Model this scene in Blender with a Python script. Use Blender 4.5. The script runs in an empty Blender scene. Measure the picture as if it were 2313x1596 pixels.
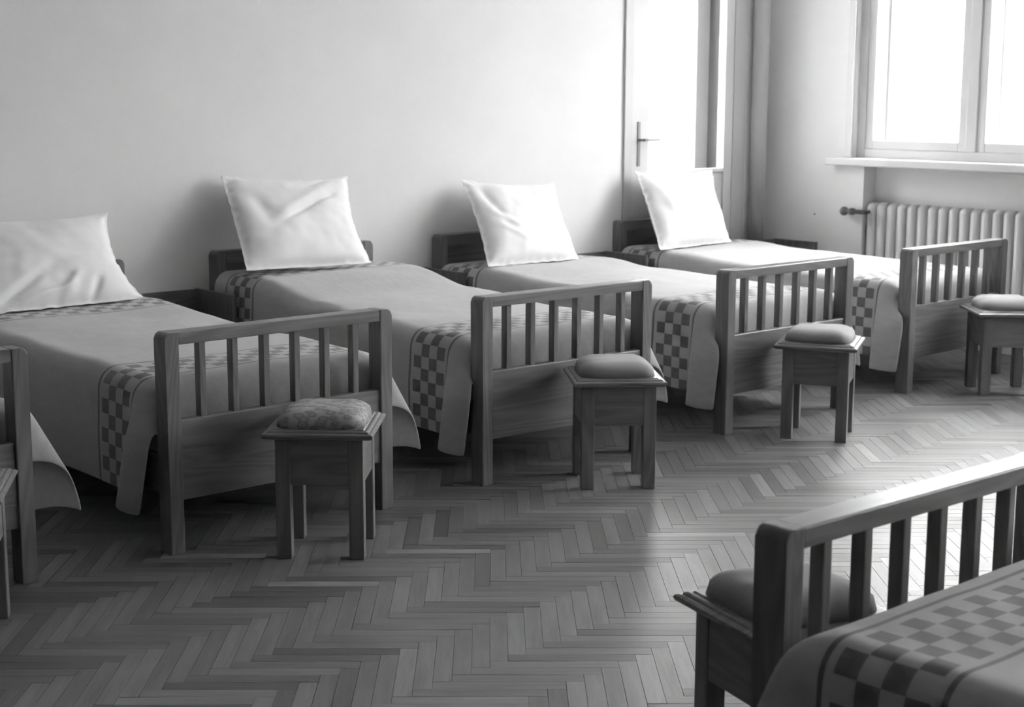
import bpy, bmesh, math, random
from math import sin, cos, pi, radians, hypot, atan2, floor
from mathutils import Vector, Matrix, noise

C = bpy.context.scene.collection
sc = bpy.context.scene

# ------------------------------------------------------------------ camera
cam_d = bpy.data.cameras.new('camera')
cam = bpy.data.objects.new('camera', cam_d)
C.objects.link(cam)
FW = Vector((0.65627851, 0.73609266, -0.16572902))
RT = Vector((0.74670232, -0.6651533, 0.00259593))
UP = Vector((0.10832436, 0.1254539, 0.98616791))
CAM = Vector((0, 0, 1.52347))
M = Matrix((RT, UP, -FW)).transposed().to_4x4()
M.translation = CAM
cam.matrix_world = M
cam_d.sensor_width = 36
cam_d.lens = 54.2068
cam_d.dof.use_dof = True
cam_d.dof.focus_distance = 4.8
cam_d.dof.aperture_fstop = 5.6
cam_d.clip_end = 300
sc.camera = cam
FPX = 54.2068 / 36 * 2313


def proj(p):
    d = Vector(p) - CAM
    z = d.dot(FW)
    if z < .1:
        return None
    return 1156.5 + FPX * d.dot(RT) / z, 798 - FPX * d.dot(UP) / z, z


# ------------------------------------------------------------------ sky and exposure
SKY = 14.0   # zenith radiance; overcast sky, three times dimmer at the horizon
w = bpy.data.worlds.new('overcast_sky')
sc.world = w
w.use_nodes = True
_t = w.node_tree
_bg = _t.nodes['Background']
_tc = _t.nodes.new('ShaderNodeTexCoord')
_sp = _t.nodes.new('ShaderNodeSeparateXYZ')
_mx = _t.nodes.new('ShaderNodeMath'); _mx.operation = 'MAXIMUM'; _mx.inputs[1].default_value = 0
_ma = _t.nodes.new('ShaderNodeMath'); _ma.operation = 'MULTIPLY_ADD'
_ma.inputs[1].default_value = 2 / 3 * SKY; _ma.inputs[2].default_value = SKY / 3
_t.links.new(_tc.outputs['Generated'], _sp.inputs[0])
_t.links.new(_sp.outputs['Z'], _mx.inputs[0])
_t.links.new(_mx.outputs[0], _ma.inputs[0])
_t.links.new(_ma.outputs[0], _bg.inputs[1])
_bg.inputs[0].default_value = (1, 1, 1, 1)
sc.view_settings.view_transform = 'Standard'
sc.view_settings.look = 'None'
sc.view_settings.exposure = 2.1
sc.view_settings.gamma = 1
sc.view_settings.use_curve_mapping = False
sc.cycles.max_bounces = 9
sc.cycles.transparent_max_bounces = 16
sc.cycles.diffuse_bounces = 5
sc.cycles.sample_clamp_indirect = 8

YW, XW, XL, YB, CEIL = 6.60, 8.13, -4.5, -3.6, 3.3
# openings in the right wall: (y0, y1, z0, z1); in the far wall the balcony door
WIN = [(4.20, 5.90, 1.13, 2.95), (0.9, 3.3, 1.13, 2.95), (-2.6, -0.2, 1.13, 2.95)]
DOOR = (6.80, 7.80, 0.0, 2.55)


# ------------------------------------------------------------------ materials
def nt(name):
    m = bpy.data.materials.new(name)
    m.use_nodes = True
    t = m.node_tree
    return m, t, t.nodes['Principled BSDF']


def N(t, typ, **kw):
    n = t.nodes.new(typ)
    for k, v in kw.items():
        setattr(n, k, v)
    return n


def L(t, a, b):
    t.links.new(a, b)


def mth(t, op, a, b=None, c=None):
    n = t.nodes.new('ShaderNodeMath')
    n.operation = op
    for i, v in enumerate((a, b, c)):
        if v is None:
            continue
        if isinstance(v, (int, float)):
            n.inputs[i].default_value = v
        else:
            t.links.new(v, n.inputs[i])
    return n.outputs[0]


def ramp(t, fac, stops):
    n = t.nodes.new('ShaderNodeValToRGB')
    el = n.color_ramp.elements
    while len(el) < len(stops):
        el.new(.5)
    for e, (p, v) in zip(el, stops):
        e.position = p
        e.color = (v, v, v, 1)
    t.links.new(fac, n.inputs[0])
    return n.outputs[0]


def bump(t, bs, h, strength, dist=.002):
    b = t.nodes.new('ShaderNodeBump')
    b.inputs['Strength'].default_value = strength
    b.inputs['Distance'].default_value = dist
    t.links.new(h, b.inputs['Height'])
    t.links.new(b.outputs[0], bs.inputs['Normal'])


def noise_tex(t, vec, scale, detail=3, rough=.5, dist=0):
    n = t.nodes.new('ShaderNodeTexNoise')
    n.inputs['Scale'].default_value = scale
    n.inputs['Detail'].default_value = detail
    n.inputs['Roughness'].default_value = rough
    n.inputs['Distortion'].default_value = dist
    if vec is not None:
        t.links.new(vec, n.inputs['Vector'])
    return n.outputs['Fac']


def mapping(t, vec, scale=(1, 1, 1), rot=(0, 0, 0)):
    n = t.nodes.new('ShaderNodeMapping')
    n.inputs['Scale'].default_value = scale
    n.inputs['Rotation'].default_value = rot
    t.links.new(vec, n.inputs['Vector'])
    return n.outputs[0]


def objco(t):
    return t.nodes.new('ShaderNodeTexCoord').outputs['Object']


def paint(name, v, rough=.6, var=.03, bs_scale=60, bstr=.15):
    m, t, b = nt(name)
    co = objco(t)
    f = noise_tex(t, co, 2.5, 4, .6)
    L(t, ramp(t, f, [(.3, v * (1 - var)), (.7, v * (1 + var))]), b.inputs['Base Color'])
    b.inputs['Roughness'].default_value = rough
    bump(t, b, noise_tex(t, co, bs_scale, 3), bstr)
    return m


def wood(name, v, axis, rough=.35, var=.28, ring=5.0):
    """varnished ash, grain running along the given object axis"""
    m, t, b = nt(name)
    co = objco(t)
    rnd = N(t, 'ShaderNodeObjectInfo').outputs['Random']
    add = N(t, 'ShaderNodeVectorMath', operation='ADD')
    L(t, co, add.inputs[0])
    cmb = N(t, 'ShaderNodeCombineXYZ')
    for i in range(3):
        L(t, mth(t, 'MULTIPLY', rnd, 7.3 + i * 3.1), cmb.inputs[i])
    L(t, cmb.outputs[0], add.inputs[1])
    s = [1.0, 1.0, 1.0]
    s[axis] = .12
    vec = mapping(t, add.outputs[0], tuple(s))
    big = noise_tex(t, vec, ring, 2, .5, .6)
    rings = mth(t, 'FRACT', mth(t, 'MULTIPLY', big, 14.0))
    rings = mth(t, 'ABSOLUTE', mth(t, 'SUBTRACT', rings, .5))
    s2 = [120.0, 120.0, 120.0]
    s2[axis] = 3.0
    fine = noise_tex(t, mapping(t, add.outputs[0], tuple(s2)), 1.0, 2)
    f = mth(t, 'ADD', mth(t, 'MULTIPLY', rings, .9), mth(t, 'MULTIPLY', fine, .6))
    L(t, ramp(t, f, [(.2, v * (1 - var)), (.8, v * (1 + var * .6))]), b.inputs['Base Color'])
    b.inputs['Roughness'].default_value = rough
    bump(t, b, fine, .12, .001)
    return m


def cloth(name, v, rough=.95, weave=900, bstr=.25):
    m, t, b = nt(name)
    co = objco(t)
    f = noise_tex(t, co, 5, 4)
    L(t, ramp(t, f, [(.3, v * .95), (.7, v * 1.05)]), b.inputs['Base Color'])
    b.inputs['Roughness'].default_value = rough
    b.inputs['Sheen Weight'].default_value = .15
    bump(t, b, noise_tex(t, co, weave, 2), bstr, .001)
    return m


def glass(name):
    m = bpy.data.materials.new(name)
    m.use_nodes = True
    t = m.node_tree
    t.nodes.clear()
    o = N(t, 'ShaderNodeOutputMaterial')
    mix = N(t, 'ShaderNodeMixShader')
    lw = N(t, 'ShaderNodeLayerWeight')
    fres = mth(t, 'ADD', .04, mth(t, 'MULTIPLY', mth(t, 'POWER', lw.outputs['Facing'], 5.0), .9))
    lw.inputs['Blend'].default_value = .5
    tr = N(t, 'ShaderNodeBsdfTransparent')
    tr.inputs[0].default_value = (.97, .97, .97, 1)
    gl = N(t, 'ShaderNodeBsdfGlossy')
    gl.inputs['Roughness'].default_value = .02
    L(t, fres, mix.inputs[0])
    L(t, tr.outputs[0], mix.inputs[1])
    L(t, gl.outputs[0], mix.inputs[2])
    L(t, mix.outputs[0], o.inputs[0])
    return m


WV = .165
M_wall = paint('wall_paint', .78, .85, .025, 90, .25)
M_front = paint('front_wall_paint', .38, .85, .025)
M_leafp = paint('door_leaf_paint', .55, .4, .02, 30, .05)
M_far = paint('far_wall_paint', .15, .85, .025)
M_niche = paint('niche_paint', .60, .85, .03)
M_ceil = paint('ceiling_paint', .8, .9)
M_trimw = paint('white_gloss_paint', .66, .35, .02, 30, .05)
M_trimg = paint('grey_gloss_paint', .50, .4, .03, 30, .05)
M_outer = paint('grey_outer_paint', .34, .5, .04, 30, .05)  # darker grey for the outer sashes, outer frame and outer door leaf
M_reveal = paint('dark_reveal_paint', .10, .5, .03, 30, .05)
M_rad = paint('radiator_enamel', .44, .4, .03, 40, .05)
M_iron = paint('dark_iron', .16, .5, .05)
M_metal = paint('door_metal', .25, .3, .05)
M_wx = wood('ash_wood_x', WV, 0)
M_wy = wood('ash_wood_y', WV, 1)
M_wz = wood('ash_wood_z', WV, 2)
M_dx = wood('dark_wood_x', WV * .8, 0)
M_dz = wood('dark_wood_z', WV * .8, 2)
M_pillow = cloth('white_cotton', .80, .9, 700, .08)
M_matt = cloth('mattress_ticking', .55)
M_cush = cloth('cushion_velvet', .26, .9, 260, .6)
M_glass = glass('window_glass')

# flowered cushion cloth
M_flower, t, b = nt('flowered_cushion_cloth')
co = objco(t)
vo = N(t, 'ShaderNodeTexVoronoi')
vo.inputs['Scale'].default_value = 26
L(t, mapping(t, co, (1, 1.4, 1.4)), vo.inputs['Vector'])
fl = mth(t, 'ADD', vo.outputs['Distance'], mth(t, 'MULTIPLY', noise_tex(t, co, 55, 4, .7, 1.5), .5))
L(t, ramp(t, fl, [(.25, .12), (.45, .34), (.62, .20), (.85, .36)]), b.inputs['Base Color'])
b.inputs['Roughness'].default_value = .9
bump(t, b, noise_tex(t, co, 300, 2), .5, .001)

# blanket: plain wool with a chequered border band near the foot and the head
SQ = .050


def blanket_mat():
    m, t, b = nt('chequered_wool_blanket')
    uv = t.nodes.new('ShaderNodeUVMap')
    uv.uv_map = 'UVMap'
    sep = N(t, 'ShaderNodeSeparateXYZ')
    L(t, uv.outputs[0], sep.inputs[0])
    s, v = sep.outputs[0], sep.outputs[1]

    def inside(x, a, c):
        return mth(t, 'MULTIPLY', mth(t, 'GREATER_THAN', x, a), mth(t, 'LESS_THAN', x, c))

    masks = []
    cs = mth(t, 'FLOOR', mth(t, 'DIVIDE', s, SQ))
    for t0 in (.045, 1.48):
        ct = mth(t, 'FLOOR', mth(t, 'DIVIDE', mth(t, 'SUBTRACT', v, t0), SQ))
        par = mth(t, 'MODULO', mth(t, 'ADD', mth(t, 'ADD', cs, ct), 200.0), 2.0)
        masks.append(mth(t, 'MULTIPLY', inside(v, t0, t0 + 4 * SQ), mth(t, 'GREATER_THAN', par, .5)))
        masks.append(inside(v, t0 - .030, t0 - .018))
        masks.append(inside(v, t0 + 4 * SQ + .018, t0 + 4 * SQ + .030))
    tot = masks[0]
    for k in masks[1:]:
        tot = mth(t, 'MAXIMUM', tot, k)
    co = objco(t)
    fuzz = noise_tex(t, mapping(t, co, (1, .3, 1)), 40, 4, .6)
    base = ramp(t, fuzz, [(.3, .38), (.7, .44)])
    dark = ramp(t, fuzz, [(.3, .105), (.7, .145)])
    mx = N(t, 'ShaderNodeMixRGB')
    L(t, tot, mx.inputs[0])
    L(t, base, mx.inputs[1])
    L(t, dark, mx.inputs[2])
    L(t, mx.outputs[0], b.inputs['Base Color'])
    b.inputs['Roughness'].default_value = .95
    b.inputs['Sheen Weight'].default_value = .25
    bump(t, b, noise_tex(t, co, 350, 3), .35, .002)
    return m


M_blanket = blanket_mat()

# parquet
M_parq, t, b = nt('oak_parquet')
uv = t.nodes.new('ShaderNodeUVMap')
uv.uv_map = 'UVMap'
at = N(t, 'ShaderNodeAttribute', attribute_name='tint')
g1 = noise_tex(t, mapping(t, uv.outputs[0], (5, 55, 1)), 1.0, 4, .6, .4)
g2 = noise_tex(t, mapping(t, uv.outputs[0], (1.5, 14, 1)), 1.0, 2)
f = mth(t, 'ADD', mth(t, 'MULTIPLY', g1, .6), mth(t, 'MULTIPLY', g2, .4))
grain = ramp(t, f, [(.3, .66), (.7, 1.25)])
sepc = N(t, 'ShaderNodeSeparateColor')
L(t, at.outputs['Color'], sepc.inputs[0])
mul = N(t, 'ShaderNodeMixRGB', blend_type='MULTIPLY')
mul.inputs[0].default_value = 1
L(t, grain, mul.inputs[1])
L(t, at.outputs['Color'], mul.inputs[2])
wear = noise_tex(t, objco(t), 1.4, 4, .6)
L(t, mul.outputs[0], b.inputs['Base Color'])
L(t, mth(t, 'ADD', .30, mth(t, 'MULTIPLY', g1, .2)), b.inputs['Roughness'])
b.inputs['IOR'].default_value = 1.38
bump(t, b, g1, .06, .001)
M_gap = paint('parquet_joint', .13, .5)


# ------------------------------------------------------------------ mesh helpers
def mesh_from(name, bm, mat, smooth=False):
    me = bpy.data.meshes.new(name)
    bmesh.ops.recalc_face_normals(bm, faces=bm.faces)
    bm.to_mesh(me)
    bm.free()
    for m in (mat if isinstance(mat, (list, tuple)) else [mat]):
        me.materials.append(m)
    if smooth:
        for p in me.polygons:
            p.use_smooth = True
    return me


def obj(name, me, parent=None, loc=(0, 0, 0), rot=(0, 0, 0)):
    o = bpy.data.objects.new(name, me)
    C.objects.link(o)
    o.parent = parent
    o.location = loc
    o.rotation_euler = rot
    return o


def tag(o, label=None, cat=None, group=None, kind=None):
    for k, v in (('label', label), ('category', cat), ('group', group), ('kind', kind)):
        if v:
            o[k] = v
    return o


def empty(name, loc, rz=0):
    o = bpy.data.objects.new(name, None)
    o.empty_display_size = .1
    C.objects.link(o)
    o.location = loc
    o.rotation_euler = (0, 0, rz)
    return o


def copy_tree(o, parent=None):
    c = o.copy()
    C.objects.link(c)
    c.parent = parent
    for ch in [x for x in bpy.data.objects if x.parent == o]:
        copy_tree(ch, c)
    return c


def add_box(bm, x0, x1, y0, y1, z0, z1):
    vs = [bm.verts.new((x, y, z)) for x in (x0, x1) for y in (y0, y1) for z in (z0, z1)]
    for f in ((0, 1, 3, 2), (4, 6, 7, 5), (0, 4, 5, 1), (2, 3, 7, 6), (0, 2, 6, 4), (1, 5, 7, 3)):
        bm.faces.new([vs[i] for i in f])


def box(x0, x1, y0, y1, z0, z1, bev=0.0, seg=2):
    bm = bmesh.new()
    add_box(bm, x0, x1, y0, y1, z0, z1)
    if bev:
        bmesh.ops.bevel(bm, geom=bm.edges[:], offset=bev, segments=seg, profile=.5, affect='EDGES')
    return bm


def part(name, dims, mat, parent, bev=.003, smooth=False):
    return obj(name, mesh_from(name, box(*dims, bev=bev), mat, smooth), parent)


def prism_y(pts, y0, y1, bev=0.0):
    """polygon in the xz plane pulled along y"""
    bm = bmesh.new()
    a = [bm.verts.new((x, y0, z)) for x, z in pts]
    c = [bm.verts.new((x, y1, z)) for x, z in pts]
    bm.faces.new(a)
    bm.faces.new(c[::-1])
    n = len(pts)
    for i in range(n):
        bm.faces.new((a[i], a[(i + 1) % n], c[(i + 1) % n], c[i]))
    if bev:
        es = [e for e in bm.edges if abs(e.verts[0].co.y - e.verts[1].co.y) < 1e-6]
        bmesh.ops.bevel(bm, geom=es, offset=bev, segments=2, profile=.5, affect='EDGES')
    return bm


def lathe(profile, axis='z', seg=20):
    bm = bmesh.new()
    rows = []
    for r, h in profile:
        row = []
        for i in range(seg):
            a = 2 * pi * i / seg
            p = (r * cos(a), r * sin(a), h)
            if axis == 'y':
                p = (p[0], p[2], p[1])
            elif axis == 'x':
                p = (p[2], p[0], p[1])
            row.append(bm.verts.new(p))
        rows.append(row)
    for a, c in zip(rows, rows[1:]):
        for i in range(seg):
            bm.faces.new((a[i], a[(i + 1) % seg], c[(i + 1) % seg], c[i]))
    bm.faces.new(rows[0][::-1])
    bm.faces.new(rows[-1])
    return bm


def structure(name, bm, mat):
    o = obj(name, mesh_from(name, bm, mat))
    o['kind'] = 'structure'
    return o


# ------------------------------------------------------------------ room shell
TH = .42
bm = bmesh.new()
add_box(bm, XL - .2, XW + TH, YB - .2, YW + TH, -.25, -.0025)
floor_o = structure('floor', bm, M_gap)
bm = bmesh.new()
add_box(bm, XL - .2, XW + TH, YB - .2, YW + TH, CEIL, CEIL + .2)
structure('ceiling', bm, M_ceil)

# far wall (pillows lean against it) with the balcony door opening
bm = bmesh.new()
add_box(bm, XL - .2, DOOR[0], YW, YW + TH, -.006, CEIL)
add_box(bm, DOOR[1] + .11, XW + TH, YW, YW + TH, -.006, CEIL)
add_box(bm, DOOR[0], DOOR[1] + .11, YW, YW + TH, DOOR[3], CEIL)
structure('wall_back', bm, M_wall)

# right wall with the window openings and a radiator niche under the seen one
bm = bmesh.new()
NY0, NY1, ND = 4.0, 5.80, .13
ys = [YB - .2, WIN[2][0], WIN[2][1], WIN[1][0], WIN[1][1], NY0, NY1, YW]
zt = 2.95
add_box(bm, XW, XW + TH, YB - .2, WIN[2][0], -.006, CEIL)
add_box(bm, XW, XW + TH, WIN[2][1], WIN[1][0], -.006, CEIL)
add_box(bm, XW, XW + TH, WIN[1][1], NY0, -.006, CEIL)
add_box(bm, XW, XW + TH, NY0, WIN[0][0], 1.13, CEIL)
add_box(bm, XW + ND, XW + TH, NY0, NY1, -.006, 1.09)
add_box(bm, XW, XW + TH, WIN[0][0], WIN[0][1], zt, CEIL)
add_box(bm, XW, XW + TH, NY1, WIN[0][1], -.006, 1.09)
add_box(bm, XW, XW + TH, WIN[0][1], YW, -.006, CEIL)
add_box(bm, XW, XW + TH, NY0, NY0 + .001, 1.09, 1.13)
for i in (1, 2):
    y0, y1, z0, z1 = WIN[i]
    add_box(bm, XW, XW + TH, y0, y1, -.006, z0)
    add_box(bm, XW, XW + TH, y0, y1, z1, CEIL)
add_box(bm, XW, XW + TH, NY0, WIN[0][1], 1.09, 1.129)
structure('wall_right', bm, M_wall)
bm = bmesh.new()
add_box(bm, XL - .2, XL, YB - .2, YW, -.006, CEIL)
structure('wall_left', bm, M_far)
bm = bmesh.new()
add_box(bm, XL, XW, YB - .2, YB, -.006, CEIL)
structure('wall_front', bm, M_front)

# baseboards
bm = bmesh.new()
add_box(bm, XL, DOOR[0] - .07, YW - .018, YW, 0, .09)
structure('baseboard_back', bm, M_dx)
bm = bmesh.new()
add_box(bm, XW - .018, XW, NY1 + .01, YW - .2, 0, .09)
structure('baseboard_right', bm, M_wy)

# ------------------------------------------------------------------ parquet floor
random.seed(11)
BL_, BW = .35, .05
ROT = radians(-41)
ca, sa = cos(ROT), sin(ROT)


def blk_xy(a, c):
    return a * ca - c * sa, a * sa + c * ca


blocks = []
for band in range(-60, 61):
    for i in range(-340, 341):
        for kind in (0, 1):
            if kind == 0:
                a, c = i * BW + BL_ / 2, i * BW + BW / 2
            else:
                a, c = i * BW + BW / 2, (i + 1) * BW + BL_ / 2
            a += band * BL_
            c -= band * BL_
            x, y = blk_xy(a, c)
            x += 3.013
            y += 3.021
            if XL - .1 < x < XW + .1 and YB - .1 < y < YW + .1:
                blocks.append((x, y, kind))
scored = []
for n, (x, y, k) in enumerate(blocks):
    q = proj((x, y, 0))
    if q and -20 < q[0] < 2333 and 760 < q[1] < 1610:
        # floor hidden under the beds is not in view
        under = (y > 4.5 and any(bx - .05 < x < bx + .98 for bx in (1.08, 2.46, 3.84, 5.27, 6.73))) or (x > 2.1 and y < 1.75)
        if not under:
            scored.append((q[2], n))
scored.sort()
single = {n for _, n in scored[:300]}


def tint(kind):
    v = random.gauss(.155 if kind == 0 else .172, .030)  # crosswise blocks lighter: view-dependent grain reflection put into the tint
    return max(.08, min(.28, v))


def blk_mesh_data(vals, cx, cy, ang, tv, u0, v0, verts, faces, uvs, tints, tz=0.0, tx=0.0, ty=0.0):
    hx, hy = BL_ / 2 - .0002, BW / 2 - .0002
    bz = -.003
    b0 = len(verts)
    cA, sA = cos(ang), sin(ang)
    bv = .0005
    for dx, dy, z in ((-hx, -hy, bz), (hx, -hy, bz), (hx, hy, bz), (-hx, hy, bz),
                      (-hx + bv, -hy + bv, 0), (hx - bv, -hy + bv, 0), (hx - bv, hy - bv, 0), (-hx + bv, hy - bv, 0)):
        zz = z + (tz + dx * tx + dy * ty if z == 0 else 0)
        verts.append((cx + dx * cA - dy * sA, cy + dx * sA + dy * cA, zz))
    for f in ((4, 5, 6, 7), (0, 1, 5, 4), (1, 2, 6, 5), (2, 3, 7, 6), (3, 0, 4, 7)):
        faces.append([b0 + i for i in f])
        for i in f:
            px = (-hx, hx, hx, -hx)[i % 4] + u0
            py = (-hy, -hy, hy, hy)[i % 4] + v0
            uvs.append((px, py))
            tints.append(tv)


def finish_blocks(name, verts, faces, uvs, tints):
    me = bpy.data.meshes.new(name)
    me.from_pydata(verts, [], faces)
    ul = me.uv_layers.new(name='UVMap')
    ul.data.foreach_set('uv', [c for p in uvs for c in p])
    ca_ = me.color_attributes.new('tint', 'FLOAT_COLOR', 'CORNER')
    ca_.data.foreach_set('color', [c for v in tints for c in (v, v, v, 1)])
    me.materials.append(M_parq)
    me.update()
    return me


variants = {0: [], 1: []}
for kind in (0, 1):
    for k in range(20):
        V, F, U, T = [], [], [], []
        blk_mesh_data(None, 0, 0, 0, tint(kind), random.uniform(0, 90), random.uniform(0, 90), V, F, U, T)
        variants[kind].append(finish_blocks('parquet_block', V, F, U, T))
V, F, U, T = [], [], [], []
for n, (x, y, kind) in enumerate(blocks):
    ang = ROT + (pi / 2 if kind else 0)
    tx, ty = random.gauss(0, .0022), random.gauss(0, .004)
    tz = random.uniform(-.0003, .0002)
    if n in single:
        o = bpy.data.objects.new('parquet_block', random.choice(variants[kind]))
        C.objects.link(o)
        o.parent = floor_o
        o.location = (x, y, tz)
        o.rotation_euler = (ty * .6, -tx * .6, ang)
    else:
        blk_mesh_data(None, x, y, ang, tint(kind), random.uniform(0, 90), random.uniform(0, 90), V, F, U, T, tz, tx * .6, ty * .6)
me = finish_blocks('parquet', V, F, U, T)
o = obj('parquet', me, floor_o)
o['kind'] = 'stuff'
floor_o['label'] = 'varnished herringbone parquet floor'


# ------------------------------------------------------------------ windows and balcony door
def frame_ring(bm, ax, c0, c1, a0, a1, z0, z1, wd, wb=None, wt=None):
    """rectangular ring: ax='x' lies in a y-z plane (depth c0..c1 in x), ax='y' in an x-z plane"""
    wb = wd if wb is None else wb
    wt = wd if wt is None else wt
    for p0, p1, q0, q1 in ((a0, a0 + wd, z0, z1), (a1 - wd, a1, z0, z1), (a0 + wd, a1 - wd, z0, z0 + wb), (a0 + wd, a1 - wd, z1 - wt, z1)):
        if ax == 'x':
            add_box(bm, c0, c1, p0, p1, q0, q1)
        else:
            add_box(bm, p0, p1, c0, c1, q0, q1)


def beveled(bm, off=.004):
    bmesh.ops.bevel(bm, geom=bm.edges[:], offset=off, segments=2, profile=.5, affect='EDGES')
    return bm


def make_window(n, y0, y1, z0, z1):
    bm = bmesh.new()
    frame_ring(bm, 'x', XW + .05, XW + .11, y0, y1, z0, z1, .06)
    wroot = structure('window_%d' % n, beveled(bm), M_trimw)
    ym = (y0 + y1) / 2 + .035
    # inner sashes and mullion
    bm = bmesh.new()
    add_box(bm, XW + .045, XW + .105, ym - .035, ym + .035, z0 + .06, z1 - .06)
    obj('mullion', mesh_from('mullion', beveled(bm), M_trimw), wroot)
    for a, c in ((y0 + .06, ym - .035), (ym + .035, y1 - .06)):
        for nm, x0, x1, wd in (('sash', XW + .055, XW + .10, .055), ('outer_sash', XW + .27, XW + .31, .06)):
            bm = bmesh.new()
            frame_ring(bm, 'x', x0, x1, a, c, z0 + .06, z1 - .06, wd)
            s = obj(nm, mesh_from(nm, beveled(bm), M_trimw if nm == 'sash' else M_outer), wroot)
            xm = (x0 + x1) / 2
            bm = bmesh.new()
            add_box(bm, xm - .002, xm + .002, a + wd - .01, c - wd + .01, z0 + .06 + wd - .01, z1 - .06 - wd + .01)
            obj('pane', mesh_from('pane', bm, M_glass), s)
    bm = bmesh.new()
    frame_ring(bm, 'x', XW + .25, XW + .33, y0, y1, z0, z1, .06)
    add_box(bm, XW + .26, XW + .32, ym - .05, ym + .05, z0 + .06, z1 - .06)
    obj('outer_frame', mesh_from('outer_frame', beveled(bm), M_outer), wroot)
    # casing on the wall, and the inner sill
    bm = bmesh.new()
    wd = .045
    add_box(bm, XW - .02, XW + .01, y0 - wd, y0, z0 + .01, z1 + wd)
    add_box(bm, XW - .02, XW + .01, y1, y1 + wd, z0 + .01, z1 + wd)
    add_box(bm, XW - .02, XW + .01, y0, y1, z1, z1 + wd)
    obj('casing', mesh_from('casing', beveled(bm), M_trimw), wroot)
    obj('sill', mesh_from('sill', box(XW - .07, XW + .05, y0 - .11, y1 + .16, z0 - .045, z0 + .004, .008, 3), M_trimw), wroot)
    return wroot


for i, wv in enumerate(WIN):
    make_window(i + 1, *wv)

# balcony door: grey frame, inner white leaf with a long pane, outer leaf, wood lined reveal
x0, x1, z0, z1 = DOOR
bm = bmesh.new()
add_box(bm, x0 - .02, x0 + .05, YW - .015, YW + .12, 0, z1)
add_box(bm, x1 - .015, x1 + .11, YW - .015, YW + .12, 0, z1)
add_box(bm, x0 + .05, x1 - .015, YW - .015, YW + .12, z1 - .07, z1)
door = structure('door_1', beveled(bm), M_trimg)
bm = bmesh.new()
LX0, LX1, LZ = x0 + .05, x1 - .015, 1.035
add_box(bm, LX0, LX0 + .15, YW - .01, YW + .045, .01, z1 - .075)
add_box(bm, LX1 - .08, LX1, YW - .01, YW + .045, .01, z1 - .075)
add_box(bm, LX0 + .15, LX1 - .08, YW - .01, YW + .045, z1 - .2, z1 - .075)
leaf = obj('door_leaf', mesh_from('door_leaf', beveled(bm), M_leafp), door)
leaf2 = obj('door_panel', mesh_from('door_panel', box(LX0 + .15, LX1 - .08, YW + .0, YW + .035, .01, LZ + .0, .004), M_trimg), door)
bm = bmesh.new()
add_box(bm, LX0 + .13, LX1 - .08, YW - .012, YW + .045, LZ, LZ + .022)
obj('glazing_bead', mesh_from('glazing_bead', beveled(bm, .003), M_trimw), leaf)
bm = bmesh.new()
add_box(bm, LX0 + .14, LX1 - .07, YW + .018, YW + .022, LZ, z1 - .19)
obj('pane', mesh_from('pane', bm, M_glass), leaf)
# outer leaf
bm = bmesh.new()
frame_ring(bm, 'y', YW + .30, YW + .34, x0 + .05, 7.90, .01, z1 - .02, .125, .95, .1)
oleaf = obj('outer_door_leaf', mesh_from('outer_door_leaf', beveled(bm), M_outer), door)
bm = bmesh.new()
add_box(bm, x0 + .17, 7.79, YW + .318, YW + .322, .95, z1 - .1)
obj('pane', mesh_from('pane', bm, M_glass), oleaf)
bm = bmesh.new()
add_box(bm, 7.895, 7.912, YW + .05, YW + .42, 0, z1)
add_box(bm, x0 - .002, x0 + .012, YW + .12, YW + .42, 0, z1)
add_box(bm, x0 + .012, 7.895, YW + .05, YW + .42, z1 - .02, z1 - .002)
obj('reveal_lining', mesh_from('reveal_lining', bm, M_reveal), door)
# espagnolette handle
hp = obj('handle_plate', mesh_from('handle_plate', box(6.895, 6.92, YW - .016, YW - .009, 1.09, 1.36, .003), M_metal), leaf)
bm = lathe([(.007, 0), (.007, .045), (.009, .05), (.009, .058)], 'y', 14)
for v in bm.verts:
    v.co.y = -v.co.y
me = mesh_from('door_handle', bm, M_metal, True)
bm = bmesh.new()
bm.from_mesh(me)
add_box(bm, -.008, .125, -.060, -.046, -.008, .008)
bpy.data.meshes.remove(me)
obj('door_handle', mesh_from('door_handle', bm, M_metal), leaf, (6.908, YW - .014, 1.25))

# unseen slabs, side wall and parapet added outside the door to cut sky light
bm = bmesh.new()
add_box(bm, 5.6, 9.2, YW + TH, YW + TH + 1.5, -.25, -.02)
add_box(bm, 5.2, 9.6, YW + TH, YW + TH + 1.7, 2.85, 3.05)
add_box(bm, 6.15, 6.35, YW + TH, YW + TH + 1.5, -.25, 2.85)
add_box(bm, 6.35, 9.2, YW + TH + 1.40, YW + TH + 1.5, -.25, .80)
structure('sky_blocker_1', bm, M_ceil)

# heating riser pipe in the corner
bm = lathe([(.052, .0), (.052, CEIL)], 'z', 28)
o = obj('riser_pipe', mesh_from('riser_pipe', bm, M_trimg, True), None, (7.985, YW - .065, 0))
tag(o, 'thick painted vertical pipe in the corner right of the balcony door', 'pipe')

# ------------------------------------------------------------------ radiator
rad = empty('radiator', (XW + .005, 0, 0))
tag(rad, 'grey cast-iron column radiator in the niche under the window', 'radiator')


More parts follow.
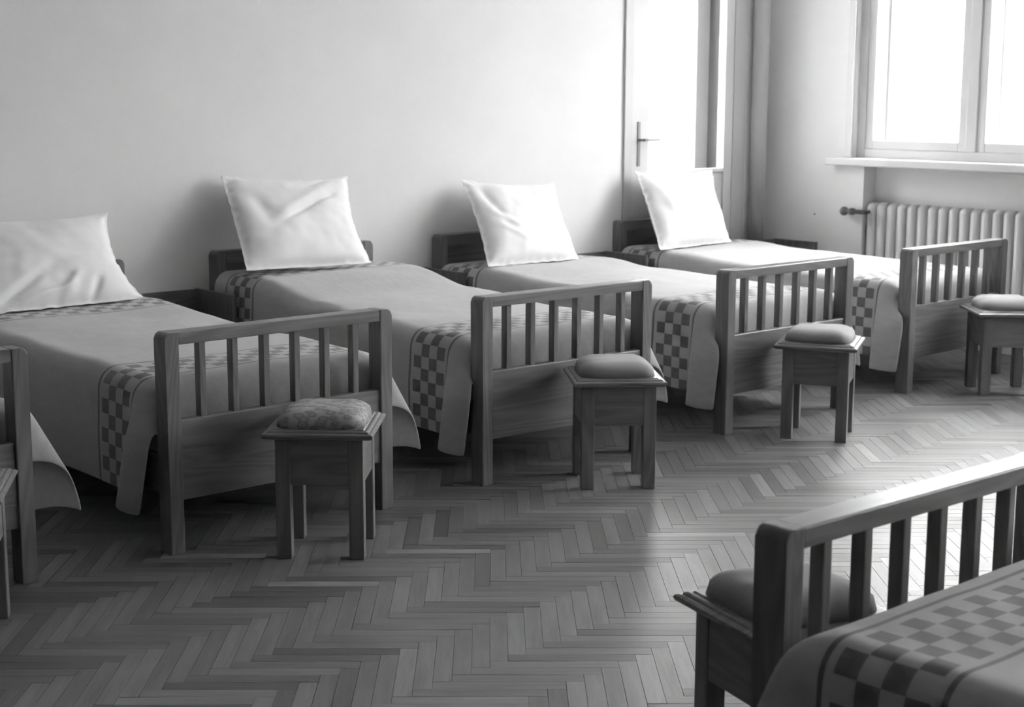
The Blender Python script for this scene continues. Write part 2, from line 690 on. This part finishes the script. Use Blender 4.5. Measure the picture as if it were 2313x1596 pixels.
def rad_section():
    """one column section, profile in the y-z plane with rounded shoulders"""
    w2, dep, h0, h1 = .0355, .10, .16, .85
    bm = bmesh.new()
    rows = []
    prof = []
    n = 8
    for k in range(n + 1):
        a = pi * k / n
        prof.append((-(dep / 2) * cos(a) * 1.0, h1 - .03 + .03 * sin(a)))
    outline = [(-dep / 2, h0 + .03)] + prof + [(dep / 2, h0 + .03)]
    for k in range(n + 1):
        a = pi * k / n
        outline.append(((dep / 2) * cos(a), h0 + .03 - .03 * sin(a)))
    for wy, ins in ((-w2, .012), (-w2 * .7, .003), (0, 0), (w2 * .7, .003), (w2, .012)):
        row = []
        for x, z in outline:
            zc = (h0 + h1) / 2
            sx = (dep / 2 - ins) / (dep / 2)
            sz = ((h1 - h0) / 2 - ins * .8) / ((h1 - h0) / 2)
            row.append(bm.verts.new((x * sx, wy, zc + (z - zc) * sz)))
        rows.append(row)
    m = len(outline)
    for a, c in zip(rows, rows[1:]):
        for i in range(m):
            bm.faces.new((a[i], a[(i + 1) % m], c[(i + 1) % m], c[i]))
    bm.faces.new(rows[0])
    bm.faces.new(rows[-1][::-1])
    return mesh_from('section', bm, M_rad, True)


rs = rad_section()
y = 5.745
k = 0
while y > 4.12:
    obj('section', rs, rad, (.055, y, .012 if k % 2 else .010))
    y -= .0735
    k += 1
RY_END = y
for z in (.79, .22):
    bm = bmesh.new()
    me = mesh_from('header_tube', lathe([(.022, 4.15), (.022, 5.77)], 'y', 12), M_rad, True)
    obj('header_tube', me, rad, (.055, 0, z))
# feet
for y in (5.671, 4.2):
    part('foot', (.015, .095, y - .02, y + .02, 0.0, .18), M_rad, rad)
# radiator valve sticking out left of the niche
vroot = obj('radiator_valve', mesh_from('radiator_valve', lathe([(.014, -.02), (.014, .07), (.022, .072), (.022, .10), (.013, .102), (.013, .125)], 'y', 16), M_iron, True), rad, (-.055, 5.76, .80))
bm = bmesh.new()
bmesh.ops.create_icosphere(bm, subdivisions=3, radius=.029)
obj('valve_knob', mesh_from('valve_knob', bm, M_iron, True), vroot, (0, .145, 0))
me = mesh_from('valve_pipe', lathe([(.012, -.11), (.012, .0)], 'x', 12), M_iron, True)
obj('valve_pipe', me, vroot, (.11, .0, 0))

o = obj('wall_screw', mesh_from('wall_screw', lathe([(.005, 0), (.006, .003), (.004, .006)], 'x', 12), M_iron, True), None, (XW - .006, 6.17, .763))
tag(o, 'tiny dark screw head in the wall left of the radiator knob', 'screw')

# ------------------------------------------------------------------ beds
BWD, FH, HHT, BLEN, PD, PW = .926, .75, .767, 2.12, .075, .052


def post_mesh(side, h, y0, y1):
    """post with its outer top corner rounded; side -1 left, +1 right"""
    r = .022
    pts = []
    if side < 0:
        xo, xi, sg = 0, PW, 1
    else:
        xo, xi, sg = BWD, BWD - PW, -1
    pts = [(xo, 0), (xo, h - r)]
    for k in range(1, 6):
        a = pi / 2 * k / 6
        pts.append((xo + sg * r * (1 - cos(a)), h - r + r * sin(a)))
    pts += [(xo + sg * r, h), (xi, h), (xi, 0)]
    return prism_y(pts, y0, y1, .004)


def make_bed(loc, rz):
    root = empty('bed', loc, rz)
    rh = .042
    for s in (-1, 1):
        obj('post', mesh_from('post', post_mesh(s, FH, 0, PD), M_wz), root)
    part('top_rail', (PW - .001, BWD - PW + .001, .002, PD - .002, FH - rh, FH - .0005), M_wx, root, .004)
    sl = mesh_from('slat', box(-.0125, .0125, .018, .052, .445, FH - rh + .004, .003), M_wz)
    for k in range(6):
        obj('slat', sl, root, (.148 + .1255 * k, 0, 0))
    part('panel', (PW - .001, BWD - PW + .001, .010, .050, .18, .454), M_wx, root, .004)
    y1 = BLEN
    for s in (-1, 1):
        obj('post', mesh_from('post', post_mesh(s, HHT, y1 - PD, y1), M_wz), root)
    part('headboard_rail', (PW - .001, BWD - PW + .001, y1 - PD + .002, y1 - .002, HHT - .06, HHT - .0005), M_wx, root, .004)
    part('headboard_panel', (PW - .001, BWD - PW + .001, y1 - .045, y1 - .022, .18, HHT - .055), M_dx, root, .002)
    for xs in (.006, BWD - .034):
        part('side_rail', (xs, xs + .028, PD, y1 - PD, .20, .33), M_wy, root)
    mt = part('mattress', (.03, BWD - .03, PD + .02, y1 - PD - .02, .30, .545), M_matt, root, .03, True)
    return root


bed = make_bed((2.46, 4.462, 0), radians(-.16))
BEDS = [  # front-left corner, rotation, label
    (2.46, 4.462, -.16, 'wooden bed with slatted footboard behind the stool with the flowered cushion'),
    (1.081, 4.495, .17, 'wooden bed cut by the left edge, only its right footboard post showing'),
    (3.841, 4.478, -1.4, 'wooden bed third from the left, creased white pillow one place left of its footboard'),
    (5.275, 4.462, -.1, 'wooden bed fourth from the left, its footboard behind the stool with bright right corner'),
    (6.732, 4.485, .8, 'wooden bed nearest the radiator, last of the row along the wall'),
]
bed_objs = []
for i, (x, y, r, lab) in enumerate(BEDS):
    o = bed if i == 0 else copy_tree(bed)
    o.location = (x, y, 0)
    o.rotation_euler = (0, 0, radians(r))
    tag(o, lab, 'bed', 'slatted wooden beds')
    bed_objs.append(o)
o = copy_tree(bed)
o.location = (2.152 + BWD * cos(radians(-1.17)) - .0015, 1.667 + PD + BWD * sin(radians(-1.17)), 0)
o.rotation_euler = (0, 0, radians(180 - 1.17))
tag(o, 'nearest wooden bed in the bottom right foreground, seen over its footboard', 'bed', 'slatted wooden beds')
bed_objs.append(o)


# ------------------------------------------------------------------ blankets
def lerp(a, c, f):
    return a + (c - a) * f


def interp(tab, x):
    if x <= tab[0][0]:
        return tab[0][1]
    for (a, va), (c, vc) in zip(tab, tab[1:]):
        if x <= c:
            f = (x - a) / (c - a)
            f = f * f * (3 - 2 * f)
            return lerp(va, vc, f)
    return tab[-1][1]


def make_blanket(loc, rz, label, seed, prof, drop=.43, length=1.87, tail=.25, dropr=None, fold=.10, flare=.42, hb=.0, bow=.0, thk=.007):
    """draped cloth; local frame of the bed, t from the foot edge of the mattress to the head"""
    R = .065
    hw = BWD / 2 + .02 - R
    FE = .095 + R
    random.seed(seed)
    dropr = drop if dropr is None else dropr
    svals = []
    ns = 66
    smin, smax = -(hw + drop), hw + dropr
    nt_ = 78
    verts, uvs = [], []
    so = Vector((seed * 7.1, seed * 3.3, 0))
    for j in range(nt_ + 1):
        tt = lerp(-tail - 0.0, length, j / nt_)
        for i in range(ns + 1):
            s = lerp(smin, smax, i / ns)
            d = max(0, abs(s) - hw)
            e = max(0, -tt)
            sg = 1 if s > 0 else -1
            rr = hypot(d, e)
            ztop = interp(prof, max(tt, 0)) + bow * (1 - (s / hw) ** 2 if abs(s) < hw else 0)
            x = max(-hw, min(hw, s))
            yy = FE + max(tt, 0)
            nz = noise.noise(Vector((s * 3, tt * 3, 0)) + so) * .010 + noise.noise(Vector((s * 8, tt * 8, 5)) + so) * .003
            if rr > 0:
                ph = atan2(e, d)
                if rr < R * pi / 2:
                    h, dz = R * sin(rr / R), R * (1 - cos(rr / R))
                else:
                    h, dz = R, R + rr - R * pi / 2
                f2 = sin(2 * ph)
                yy -= h * sin(ph)
                if sg < 0:
                    # the near corner is folded back over the chequered band
                    g = min(1, d / .24)
                    g = g * g * (3 - 2 * g)
                    if e > 0 and d > 0:
                        dzs = (R * (1 - cos(min(d / R, pi / 2))) + max(0, d - R * pi / 2)) * 1.17
                        dz = dz * (1 - g) + dzs * g
                        yy = yy * (1 - g) + g * (FE + fold * min(1, d / .43) - .70 * e)
                        x += sg * (h * cos(ph) * (1 - g) + g * (min(h, R) + .012 + .02 * sin(pi * min(1, e / .25)) * g))
                    else:
                        x += sg * h * cos(ph)
                else:
                    dz *= 1 - .16 * f2
                    x += sg * (h * cos(ph) + flare * rr * f2)
                    yy -= .12 * rr * f2
                # gentle swags on the hanging sides
                amp = min(1, rr / .25)
                if d > 0 and e == 0:
                    x += sg * amp * (noise.noise(Vector((tt * 2.2, s * .6, 9)) + so) * .012 + .012 * amp)
                z = ztop - dz + nz * (1 - amp)
            else:
                z = ztop + nz
            verts.append((x + BWD / 2, yy, z))
            uvs.append((s, tt + hb * max(0, min(1, (tt - .5) / .6))))
    faces = []
    W1 = ns + 1
    for j in range(nt_):
        for i in range(ns):
            faces.append((j * W1 + i, j * W1 + i + 1, (j + 1) * W1 + i + 1, (j + 1) * W1 + i))
    me = bpy.data.meshes.new('blanket')
    me.from_pydata(verts, [], faces)
    ul = me.uv_layers.new(name='UVMap')
    for p in me.polygons:
        p.use_smooth = True
        for li in p.loop_indices:
            ul.data[li].uv = uvs[me.loops[li].vertex_index]
    me.materials.append(M_blanket)
    o = obj('blanket', me, None, loc, (0, 0, rz))
    m = o.modifiers.new('thickness', 'SOLIDIFY')
    m.thickness = thk
    m.offset = 1
    s2 = o.modifiers.new('soft', 'SUBSURF')
    s2.levels = s2.render_levels = 1
    tag(o, label, 'blanket', 'grey blankets with chequered bands')
    return o


P_LOW = [(0, .572), (.5, .578), (1.1, .588), (1.5, .612), (1.9, .605)]
P_HI = [(0, .572), (.5, .578), (1.05, .605), (1.5, .672), (1.9, .66)]
make_blanket(bed_objs[0].location, bed_objs[0].rotation_euler.z, 'grey blanket with chequered band hanging left of the stool with the flowered cushion', 1, P_LOW, fold=0.165, hb=.09)
make_blanket(bed_objs[1].location, bed_objs[1].rotation_euler.z, 'grey blanket corner hanging beside the footboard post at the left edge', 2, P_LOW)
make_blanket(bed_objs[2].location, bed_objs[2].rotation_euler.z, 'grey blanket on the bed whose pillow shows a long diagonal crease', 3, P_HI, fold=0.09, hb=-.05)
make_blanket(bed_objs[3].location, bed_objs[3].rotation_euler.z, 'grey blanket under the pillow in the middle of the far wall', 4, P_LOW, fold=0.06, hb=-.10)
make_blanket(bed_objs[4].location, bed_objs[4].rotation_euler.z, 'pale-lit grey blanket on the bed nearest the radiator', 5, P_LOW, fold=0.06, hb=-.10)
make_blanket(bed_objs[5].location, bed_objs[5].rotation_euler.z, 'blurred chequered blanket on the foreground bed, bottom right', 6, P_LOW)


# ------------------------------------------------------------------ pillows
def make_pillow(BLc, BRc, TRc, TLc, T, label, folds, seed, bowr=.1, bowl=.05):
    BLc, BRc, TRc, TLc = map(Vector, (BLc, BRc, TRc, TLc))
    cen = (BLc + BRc + TRc + TLc) / 4
    nrm = ((BRc - BLc).cross(TLc - BLc)).normalized()  # towards the room
    n = 56
    so = Vector((seed * 5.7, seed * 2.9, 0))
    bm = bmesh.new()
    grids = []
    for side in (1, -1):
        g = []
        for j in range(n + 1):
            row = []
            for i in range(n + 1):
                u, v = -1 + 2 * i / n, -1 + 2 * j / n
                edge = abs(u) == 1 or abs(v) == 1
                if side < 0 and (i in (0, n) or j in (0, n)):
                    row.append(grids[0][j][i])
                    continue
                uu = u * (1 - (bowr if u > 0 else bowl) * (1 - v * v) * abs(u) ** 2)
                vv = v * (1 - (.10 if v > 0 else .0) * (1 - u * u) * abs(v) ** 2) + (.035 * noise.noise(Vector((u * 4, seed, 0))) if v > .3 else 0) * (v - .3)
                a, c = (uu + 1) / 2, (vv + 1) / 2
                p = (BLc * (1 - a) * (1 - c) + BRc * a * (1 - c) + TRc * a * c + TLc * (1 - a) * c)
                fu = max(0, 1 - (abs(u) / .94) ** 2.6)
                fv = max(0, 1 - (abs(v) / .94) ** 2.6)
                th = T * .5 * (fu * fv) ** .5 * (1 - .22 * v)
                dsp = 0
                if side > 0:
                    for (u0, v0, u1, v1, amp, wd) in folds:
                        du, dv = u1 - u0, v1 - v0
                        q = max(0, min(1, ((u - u0) * du + (v - v0) * dv) / (du * du + dv * dv)))
                        dd = hypot(u - u0 - q * du, v - v0 - q * dv)
                        dsp += amp * math.exp(-(dd / wd) ** 2) * sin(pi * max(.02, min(.98, q))) ** .5
                body = min(1, th / (T * .15))
                dsp += (noise.noise(Vector((u * 2.2, v * 2.2, side)) + so) * .010 + noise.noise(Vector((u * 6, v * 5, side)) + so) * .003) * body
                rip = noise.noise(Vector((u * 9, v * 9, 3)) + so) * .012 * (1 - body)
                p = p + nrm * (side * th + (dsp if side > 0 else 0) + rip + .0015 * side)
                row.append(bm.verts.new(p))
            g.append(row)
        grids.append(g)
    for g, sd in zip(grids, (1, -1)):
        for j in range(n):
            for i in range(n):
                q = (g[j][i], g[j][i + 1], g[j + 1][i + 1], g[j + 1][i])
                bm.faces.new(q if sd > 0 else q[::-1])
    me = mesh_from('pillow', bm, M_pillow, True)
    o = obj('pillow', me)
    s2 = o.modifiers.new('soft', 'SUBSURF')
    s2.levels = s2.render_levels = 1
    # move origin to the pillow's middle
    me.transform(Matrix.Translation(-cen))
    o.location = cen
    tag(o, label, 'pillow', 'white pillows propped against the wall')
    return o


make_pillow((2.50, 6.12, .62), (3.30, 6.15, .625), (3.33, 6.52, .985), (2.56, 6.52, .985), .16,
            'white pillow cut by the left edge of the picture', [(-.7, -.9, -.2, -.5, -.02, .07), (.0, -.95, .25, -.5, .018, .06), (.35, -.95, .5, -.6, -.02, .05), (-.5, -.95, .1, -.75, .02, .06)], 1, .15, .05)
make_pillow((3.835, 6.17, .705), (4.57, 6.17, .690), (4.69, 6.53, 1.11), (3.925, 6.53, 1.135), .16,
            'white pillow second from the left, with a long diagonal crease', [(-.50, -.25, .65, .50, -.016, .05), (-.45, -.05, .5, .68, .010, .08), (.1, .60, .6, .85, -.010, .05), (-.75, .6, -.5, -.2, -.012, .12)], 2, .13, .02)
make_pillow((5.29, 6.13, .622), (5.97, 6.13, .618), (6.14, 6.52, 1.02), (5.43, 6.52, 1.065), .17,
            'white pillow third from the left, with a sharp raised left corner', [(-.75, .75, -.5, -.2, -.015, .08), (-.7, .1, -.25, -.35, .012, .07), (-.65, -.25, -.2, -.6, .010, .05)], 3, .09, .06)
make_pillow((6.66, 6.17, .618), (7.32, 6.18, .628), (7.52, 6.52, 1.055), (6.80, 6.52, 1.07), .17,
            'white pillow rightmost, in front of the balcony door', [(-.8, .65, -.4, -.5, .012, .1), (-.2, .75, .5, .8, -.016, .06), (-.6, -.5, -.1, -.45, .010, .05), (-.5, -.2, .0, .0, -.008, .06)], 4, .11, .04)


# ------------------------------------------------------------------ nightstands
def make_ns():
    r = empty('nightstand', (0, 0, 0))
    W_, D_ = .38, .35
    for x in (0, W_ - .022):
        pn = part('side_panel', (x, x + .022, 0, D_, 0, .59), M_dz, r, .004)
    part('back_panel', (.022, W_ - .022, D_ - .02, D_, .08, .587), M_dx, r, .002)
    part('tabletop', (.022, W_ - .022, .015, D_ - .02, .43, .452), M_dx, r, .003)
    part('front_lip', (.022, W_ - .022, .0, .022, .405, .46), M_wx, r, .005)
    part('shelf', (.022, W_ - .022, .02, D_ - .02, .10, .12), M_dx, r, .003)
    return r


ns0 = make_ns()
for i, (x, y, rz, lab) in enumerate([
        (3.445, 6.24, 0, 'dark wooden nightstand between the two leftmost pillows'),
        (4.860, 6.24, 0, 'dark wooden nightstand between the diagonally creased pillow and the one right of it'),
        (6.255, 6.235, 0, 'dark wooden nightstand left of the rightmost pillow'),
        (7.70, 6.10, 0, 'dark wooden nightstand in the corner right of the rightmost pillow')]):
    o = ns0 if i == 0 else copy_tree(ns0)
    o.location = (x, y, 0)
    tag(o, lab, 'nightstand', 'low nightstands between the beds')


# ------------------------------------------------------------------ stools
def ring_profile(prof, seg_z=None):
    """square moulding: list of (half size, z), mitred at the corners, capped top and bottom"""
    bm = bmesh.new()
    rows = [[bm.verts.new((sx * h, sy * h, z)) for sx, sy in ((-1, -1), (1, -1), (1, 1), (-1, 1))] for h, z in prof]
    for a, c in zip(rows, rows[1:]):
        for i in range(4):
            bm.faces.new((a[i], a[(i + 1) % 4], c[(i + 1) % 4], c[i]))
    bm.faces.new(rows[0][::-1])
    bm.faces.new(rows[-1])
    return bm


def cushion_mesh(mat, pleats=0):
    n = 28
    bm = bmesh.new()
    g = []
    hs, hh = .150, .058
    for j in range(n + 1):
        row = []
        for i in range(n + 1):
            u, v = -1 + 2 * i / n, -1 + 2 * j / n
            # rounded square footprint
            m = max(abs(u), abs(v))
            k = (abs(u) ** 5 + abs(v) ** 5) ** .2
            sc_ = m / k if k > 0 else 1
            x, y = u * sc_, v * sc_
            rad_ = m
            z = hh * (1 - rad_ ** 5) ** .55 + .004 * noise.noise(Vector((u * 2, v * 2, 1)))
            z *= 1 - .10 * (1 - rad_ ** 2) * 0
            bul = 1 + .03 * sin(pi * min(1, (1 - rad_) * 6)) if rad_ > .83 else 1
            z += pleats * .003 * sin(atan2(v, u) * 40) * rad_ ** 4
            row.append(bm.verts.new((x * hs * bul, y * hs * bul, max(0, z))))
        g.append(row)
    for j in range(n):
        for i in range(n):
            bm.faces.new((g[j][i], g[j][i + 1], g[j + 1][i + 1], g[j + 1][i]))
    loop = [g[0][i] for i in range(n)] + [g[j][n] for j in range(n)] + [g[n][n - i] for i in range(n)] + [g[n - j][0] for j in range(n)]
    bm.faces.new(loop[::-1])
    return mesh_from('cushion', bm, mat, True)


def make_stool():
    r = empty('stool', (0, 0, 0))
    h, lw = .146, .050
    lm = mesh_from('leg', box(-lw / 2, lw / 2, -lw / 2, lw / 2, 0, .41, .003), M_wz)
    for sx in (-1, 1):
        for sy in (-1, 1):
            obj('leg', lm, r, (sx * (h - lw / 2), sy * (h - lw / 2), 0))
    am = mesh_from('apron', box(-h + lw - .001, h - lw + .001, -h + .003, -h + .021, .252, .411, .002), M_wx)
    for k in range(4):
        obj('apron', am, r, (0, 0, 0), (0, 0, k * pi / 2))
    prof = [(.158, .408), (.172, .411), (.180, .416), (.183, .422), (.181, .428), (.174, .431), (.168, .4315), (.165, .436), (.160, .4385), (.152, .439), (.148, .442)]
    obj('seat_frame', mesh_from('seat_frame', ring_profile(prof), M_wx), r)
    obj('cushion', cushion_mesh(M_cush), r, (0, 0, .441))
    return r


st0 = make_stool()
STOOLS = [
    (4.302, 4.217, -37, 'wooden stool with plain cushion, standing third from left before the third footboard', 0),
    (2.911, 4.208, -44, 'wooden stool with the flowered cushion', 1),
    (5.610, 4.203, -60, 'wooden stool whose right seat corner catches a bright glint', 0),
    (7.185, 4.22, -42, 'wooden stool with pale cushion cut by the right edge near the radiator', 0),
    (1.61, 4.215, -31, 'wooden stool mostly cut off by the left edge', 0),
    (2.585, 1.992, -16, 'dark wooden stool behind the foreground footboard', 2),
]
for i, (x, y, rz, lab, kind) in enumerate(STOOLS):
    o = st0 if i == 0 else copy_tree(st0)
    o.location = (x, y, 0)
    o.rotation_euler = (0, 0, radians(rz))
    tag(o, lab, 'stool', 'cushioned wooden stools')
    for ch in [c for c in bpy.data.objects if c.parent == o]:
        if ch.name.startswith('cushion'):
            if kind == 1:
                ch.data = cushion_mesh(M_flower)
                ch['label'] = 'flowered cushion'
            elif kind == 2:
                ch.data = cushion_mesh(M_cush, 1)
                ch['label'] = 'gathered dark cushion'

# ------------------------------------------------------------------ outside, almost lost in the glare
M_ground = paint('outdoor_ground', .35, .9)
M_plaster = paint('outdoor_plaster', .75, .9)
M_roof = paint('outdoor_roof', .5, .9)
M_leaf = paint('outdoor_leaf', .4, .8)
bm = bmesh.new()
add_box(bm, -60, 140, -60, 140, -4.4, -4.2)
o = structure('ground', bm, M_ground)
house = empty('house', (31, 17.6, -4.2), radians(12))
tag(house, 'pale house with a pitched roof outside the right window, washed out by glare', 'house')
part('walls', (-3.5, 3.5, -4, 4, 0, 5.2), M_plaster, house, 0)
bm = bmesh.new()
pts = [(-4, 5.2), (4, 5.2), (0, 7.6)]
obj('roof', mesh_from('roof', prism_y(pts, -4.4, 4.4), M_roof), house)
tree = empty('tree', (17.5, 20, -4.2))
tag(tree, 'leafy tree outside the balcony door, washed out by glare', 'tree')
obj('trunk', mesh_from('trunk', lathe([(.22, 0), (.16, 2.5), (.10, 5.0)], 'z', 10), M_iron), tree)
random.seed(5)
V, F = [], []
for k in range(2600):
    a, e = random.uniform(0, 2 * pi), random.gauss(0, 1)
    r = random.uniform(.3, 1) ** .5
    q = Vector((random.gauss(0, 1), random.gauss(0, 1), random.gauss(0, 1))).normalized() * r
    c = Vector((q.x * 1.7, q.y * 1.7, 4.9 + q.z * 1.3))
    a1 = Vector((random.gauss(0, 1), random.gauss(0, 1), random.gauss(0, 1))).normalized() * .09
    b1 = a1.cross(Vector((random.gauss(0, 1), random.gauss(0, 1), random.gauss(0, 1)))).normalized() * .05
    n0 = len(V)
    V += [c - a1, c + b1, c + a1, c - b1]
    F.append((n0, n0 + 1, n0 + 2, n0 + 3))
me = bpy.data.meshes.new('foliage')
me.from_pydata([tuple(v) for v in V], [], F)
me.materials.append(M_leaf)
o = obj('foliage', me, tree)
o['kind'] = 'stuff'
